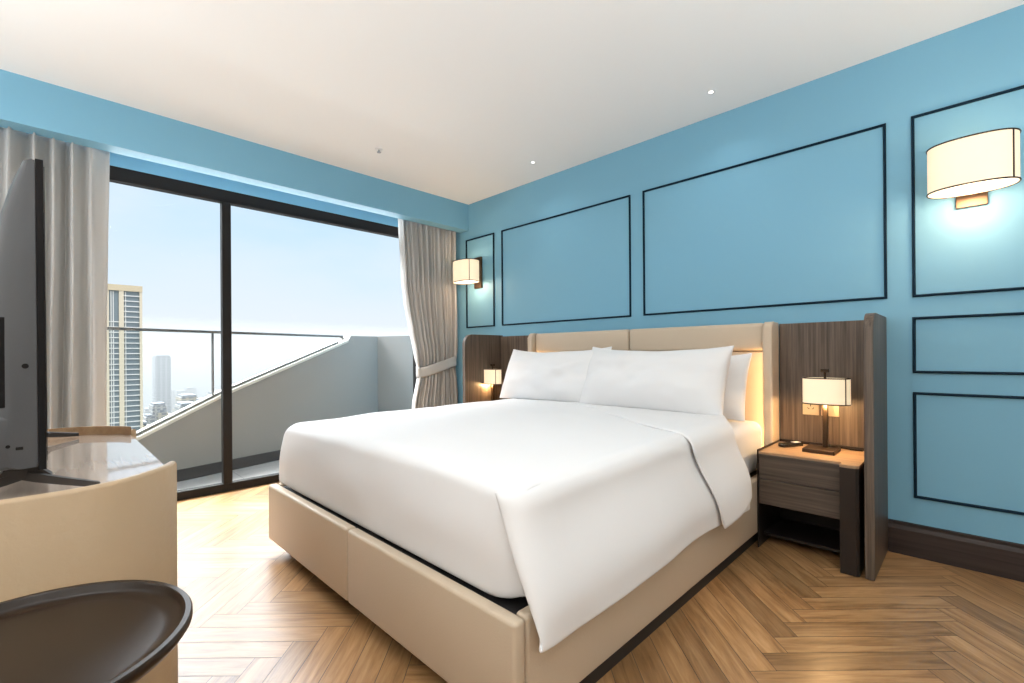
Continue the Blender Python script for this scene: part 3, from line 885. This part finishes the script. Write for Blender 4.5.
# ------------------------------------------------------------------ the city beyond
K = 1.48; TXF = -370.
def ty(y): return y*K
tw = empty('tower_block', (TXF-10, ty(20), -120), 'tall cream apartment tower with white balcony bands beside the left curtain', 'building')
ZTOP = 45.2
MB().box(TXF-22, TXF-1.5, ty(3), ty(28.6), -120, ZTOP-3).build('core', 'towerglass', tw)
for a, b in ((2.0, 4.5), (14.0, 18.2), (21.35, 22.9), (28.05, 28.95)):
    MB().box(TXF-3, TXF, ty(a), ty(b), -120, ZTOP-2).build('pier', 'towerwall', tw)
MB().box(TXF-24, TXF+.4, ty(1.8), ty(29.0), ZTOP-3.6, ZTOP).build('roof_band', 'towerroof', tw)
sl_ = MB()
for k in range(48):
    z = ZTOP-6.5-3.25*k
    sl_.box(TXF-2, TXF-.2, ty(22.9), ty(28.05), z-.28, z+.28)
    if k > 4: sl_.box(TXF-2, TXF-.6, ty(18.2), ty(21.35), z-.3, z+.3)
    sl_.box(TXF-2, TXF-.6, ty(4.5), ty(14), z-.3, z+.3)
sl_.build('slabs', 'towerslab', tw)
ml = MB()
for y in (18.9, 19.6, 23.5): ml.box(TXF-1.6, TXF-1.0, ty(y)-.25, ty(y)+.25, -120, ZTOP-4)
ml.build('mullions', 'towerslab', tw)

GND = -130.
g = MB().box(-6000, -150, -2500, 5200, GND-1, GND); struct(g.build('ground', 'cityground'))
def block(x, y, wx, wy, zt, m, label, pod=None):
    e = empty('city_building', (x, y, GND), label, 'building', 'hazy city buildings below')
    MB().box(x-wx/2, x+wx/2, y-wy/2, y+wy/2, GND, zt).build('walls', m, e)
    MB().box(x-wx/2+1, x+wx/2-1, y-wy/2+1, y+wy/2-1, zt, zt+2.2).build('roof_plant', 'fac1', e)
    if pod: MB().box(x-wx/2-6, x+wx/2+10, y-wy/2-8, y+wy/2+8, GND, GND+pod).build('podium', 'fac2', e)
    return e
block(-715, 101.3, 22, 15.5, 0.2, 'fac1', 'square grey high-rise standing alone in the haze past the cream tower', 30)
block(-390, 45.7, 14, 3.4, -44, 'fac3', 'narrow cream block just right of the tall tower, low over the parapet')
rg = random.Random(5)
plan = []
for k in range(34):
    d = rg.choice((430, 470, 520, 560, 640, 760, 900, 1050, 1250))
    y = d*rg.uniform(.115, .30); plan.append((-d, y, rg.uniform(14, 26), rg.uniform(9, 20)*d/600, -d*rg.uniform(.055, .105)))
plan += [(-1500, 470, 30, 55, -55), (-1700, 640, 30, 60, -60), (-1600, 330, 30, 70, -60), (-2000, 480, 40, 50, -20), (-2200, 720, 40, 60, -50)]
plan.sort(key=lambda q: -q[0])
for i, (x, y, wx, wy, zt) in enumerate(plan):
    zt = max(zt, GND+12)
    block(x, y, wx, wy, zt, ('fac1', 'fac2', 'fac2', 'fac3')[i % 4], 'pale hazy city block far below the balcony railing')

# haze over the city
hz = MB().box(-5800, -430, -2400, 5100, GND, 32)
vm = bpy.data.materials.new('city_haze'); vm.use_nodes = True; nt = vm.node_tree; nt.nodes.clear()
vo = nt.nodes.new('ShaderNodeOutputMaterial'); vs_ = nt.nodes.new('ShaderNodeVolumeScatter')
vs_.inputs['Color'].default_value = (.96, .98, 1, 1); vs_.inputs['Density'].default_value = .00100
va_ = nt.nodes.new('ShaderNodeVolumeAbsorption'); va_.inputs['Color'].default_value = (0, 0, 0, 1); va_.inputs['Density'].default_value = .0019
ad_ = nt.nodes.new('ShaderNodeAddShader'); nt.links.new(vs_.outputs[0], ad_.inputs[0]); nt.links.new(va_.outputs[0], ad_.inputs[1])
nt.links.new(ad_.outputs[0], vo.inputs['Volume'])
M['haze'] = vm
HAZE = True
if HAZE:
    o = hz.build('haze', 'haze'); o['kind'] = 'stuff'; tag(o, 'pale haze hanging over the distant city', 'haze')

# ------------------------------------------------------------------ sky
wd = bpy.data.worlds.new('sky'); S.world = wd; wd.use_nodes = True; nt = wd.node_tree
bg = nt.nodes['Background']
tc = nt.nodes.new('ShaderNodeTexCoord'); sp_ = nt.nodes.new('ShaderNodeSeparateXYZ'); nt.links.new(tc.outputs['Generated'], sp_.inputs[0])
r1 = ramp(nt, [(0., (.90, .93, .97)), (.07, (.83, .90, 1.0)), (.16, (.70, .86, 1.0)), (.275, (.57, .80, 1.0)), (.37, (.97, .985, 1.)), (1., (.97, .985, 1.))])
nt.links.new(sp_.outputs[2], r1.inputs['Fac'])
mp = nt.nodes.new('ShaderNodeMapping'); mp.inputs['Scale'].default_value = (2.2, 2.2, 6); mp.inputs['Location'].default_value = (3.1, 1.4, .3)
nz = nt.nodes.new('ShaderNodeTexNoise'); nz.inputs['Scale'].default_value = 1.6; nz.inputs['Detail'].default_value = 6; nz.inputs['Roughness'].default_value = .5
nt.links.new(tc.outputs['Generated'], mp.inputs['Vector']); nt.links.new(mp.outputs['Vector'], nz.inputs['Vector'])
rc = ramp(nt, [(.34, (0, 0, 0)), (.80, (1, 1, 1))]); nt.links.new(nz.outputs['Fac'], rc.inputs['Fac'])
mc = nt.nodes.new('ShaderNodeMath'); mc.operation = 'MULTIPLY'; mc.inputs[1].default_value = .75; nt.links.new(rc.outputs['Color'], mc.inputs[0])
mx = nt.nodes.new('ShaderNodeMix'); mx.data_type = 'RGBA'; mx.inputs[7].default_value = (.84, .90, 1.0, 1)
nt.links.new(mc.outputs[0], mx.inputs[0]); nt.links.new(r1.outputs['Color'], mx.inputs[6])
# sky above the window's view is boosted, added to light the room
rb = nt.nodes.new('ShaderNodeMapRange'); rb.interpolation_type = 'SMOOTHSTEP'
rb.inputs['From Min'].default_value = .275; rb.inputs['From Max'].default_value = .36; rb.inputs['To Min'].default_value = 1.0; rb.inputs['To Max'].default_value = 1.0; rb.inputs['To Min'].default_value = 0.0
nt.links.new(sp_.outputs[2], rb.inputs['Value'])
# the added boost is kept to the window side of the building
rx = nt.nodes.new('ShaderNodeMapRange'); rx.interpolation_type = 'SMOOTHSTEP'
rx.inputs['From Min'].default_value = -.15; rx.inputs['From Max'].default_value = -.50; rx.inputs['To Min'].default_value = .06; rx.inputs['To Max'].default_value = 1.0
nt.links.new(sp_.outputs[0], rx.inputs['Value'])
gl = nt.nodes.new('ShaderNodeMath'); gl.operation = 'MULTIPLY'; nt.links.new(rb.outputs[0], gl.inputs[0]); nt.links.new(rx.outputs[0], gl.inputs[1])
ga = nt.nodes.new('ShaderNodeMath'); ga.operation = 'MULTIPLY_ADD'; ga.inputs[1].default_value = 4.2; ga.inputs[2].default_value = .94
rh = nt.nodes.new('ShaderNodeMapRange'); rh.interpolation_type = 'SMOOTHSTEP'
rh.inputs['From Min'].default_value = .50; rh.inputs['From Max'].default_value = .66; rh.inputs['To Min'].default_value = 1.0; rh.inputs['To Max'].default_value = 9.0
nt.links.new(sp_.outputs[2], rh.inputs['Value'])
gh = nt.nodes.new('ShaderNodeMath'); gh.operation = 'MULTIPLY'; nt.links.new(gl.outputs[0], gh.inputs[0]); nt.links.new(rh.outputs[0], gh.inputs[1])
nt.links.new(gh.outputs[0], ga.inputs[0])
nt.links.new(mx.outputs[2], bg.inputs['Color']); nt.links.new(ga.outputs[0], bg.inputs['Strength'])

# ------------------------------------------------------------------ lamps
def area(name, loc, rot, size, power, col, spread=180):
    l = bpy.data.lights.new(name, 'AREA'); l.shape = 'DISK'; l.size = size; l.energy = power; l.color = col; l.spread = math.radians(spread)
    o = bpy.data.objects.new(name, l); o.location = loc; o.rotation_euler = rot; COL.objects.link(o); return o
def point(name, loc, power, col, r=.03):
    l = bpy.data.lights.new(name, 'POINT'); l.energy = power; l.color = col; l.shadow_soft_size = r
    o = bpy.data.objects.new(name, l); o.location = loc; COL.objects.link(o); return o
WARM = (1, .76, .48)
AMBER = (1, .62, .28)
NEUT = (.94, .975, 1.0)
for x, y in ((-2.559, 2.837), (-1.113, 2.847)): area('downlight_beam', (x, y, CEIL-.01), (0, 0, 0), .05, .6, NEUT, 120)
# added fill lights under the ceiling, without fittings, brightening bed and floor
for x, y in ((-2.4, .9), (-.9, .6), (.3, 1.6), (.4, -.6), (-1.2, -1.0), (-2.9, -1.0)):
    area('ceiling_fill', (x, y, CEIL-.02), (0, 0, 0), .35, 5, NEUT, 170)
for x, r in ((HX1-.054, -PI/2), (HX0+.054, PI/2)):
    l = bpy.data.lights.new('headboard_led', 'AREA'); l.shape = 'RECTANGLE'; l.size = .66; l.size_y = .02; l.energy = .9; l.color = AMBER
    o = bpy.data.objects.new('headboard_led', l); o.location = (x, 3.005, .73); o.rotation_euler = (0, -r, 0); COL.objects.link(o)
# added strip of fill light at the window head, brightening the pelmet underside
l = bpy.data.lights.new('pelmet_fill', 'AREA'); l.shape = 'RECTANGLE'; l.size = 3.3; l.size_y = .015; l.energy = 9.0; l.color = (.92, .97, 1)
o = bpy.data.objects.new('pelmet_fill', l); o.location = (WIN_X+.012, 1.05, 2.262)
zax = Vector((-.90, 0, -.4359)); xax = Vector((0, 1, 0)); yax = zax.cross(xax)
o.matrix_world = Matrix(((xax.x, yax.x, zax.x, WIN_X+.012), (xax.y, yax.y, zax.y, 1.05), (xax.z, yax.z, zax.z, 2.262), (0, 0, 0, 1))); COL.objects.link(o)
# unseen fill lights added outside the frame to brighten the ceiling
for x, y in ((.6, -.9), (-.7, -1.2), (.8, 1.3), (-2.4, -1.2)): area('upward_fill', (x, y, 1.1), (PI, 0, 0), 1.2, 27 if x < -2 else 23, NEUT, 170)
for x in (.003, -3.582):
    point('sconce_bulb', (x, 3.0, 1.93), 2.0, (1, .70, .46))
    point('sconce_glow', (x, 3.0, 1.775), 6., (1, .66, .42), .06)
for x in (-.558, -3.215):
    point('lamp_bulb', (x, 2.955, .85), 5.5, AMBER)
    point('lamp_glow', (x, 2.94, .765), 5, AMBER, .02)

# ------------------------------------------------------------------ camera
cam = bpy.data.cameras.new('camera'); co = bpy.data.objects.new('camera', cam); COL.objects.link(co); S.camera = co
yaw, pitch, roll = (math.radians(a) for a in (134.815, .0736, -.405))
fw = Vector((math.cos(yaw)*math.cos(pitch), math.sin(yaw)*math.cos(pitch), math.sin(pitch)))
rt = fw.cross(Vector((0, 0, 1))).normalized(); up = rt.cross(fw)
c, s = math.cos(roll), math.sin(roll)
rt, up = c*rt+s*up, -s*rt+c*up
co.matrix_world = Matrix(((rt.x, up.x, -fw.x, 0), (rt.y, up.y, -fw.y, 0), (rt.z, up.z, -fw.z, 1.0562), (0, 0, 0, 1)))
cam.sensor_fit = 'HORIZONTAL'; cam.sensor_width = 36; cam.lens = 463/1024*36; cam.shift_y = (353.34-341.5)/1024
cam.clip_start = .02; cam.clip_end = 12000

S.view_settings.view_transform = 'Standard'; S.view_settings.look = 'None'
S.view_settings.exposure = 0.17; S.view_settings.gamma = 1
S.cycles.volume_bounces = 2; S.cycles.max_bounces = 12; S.cycles.diffuse_bounces = 6; S.cycles.glossy_bounces = 4; S.cycles.transparent_max_bounces = 12
S.cycles.caustics_reflective = False; S.cycles.caustics_refractive = False
S.cycles.sample_clamp_indirect = 6
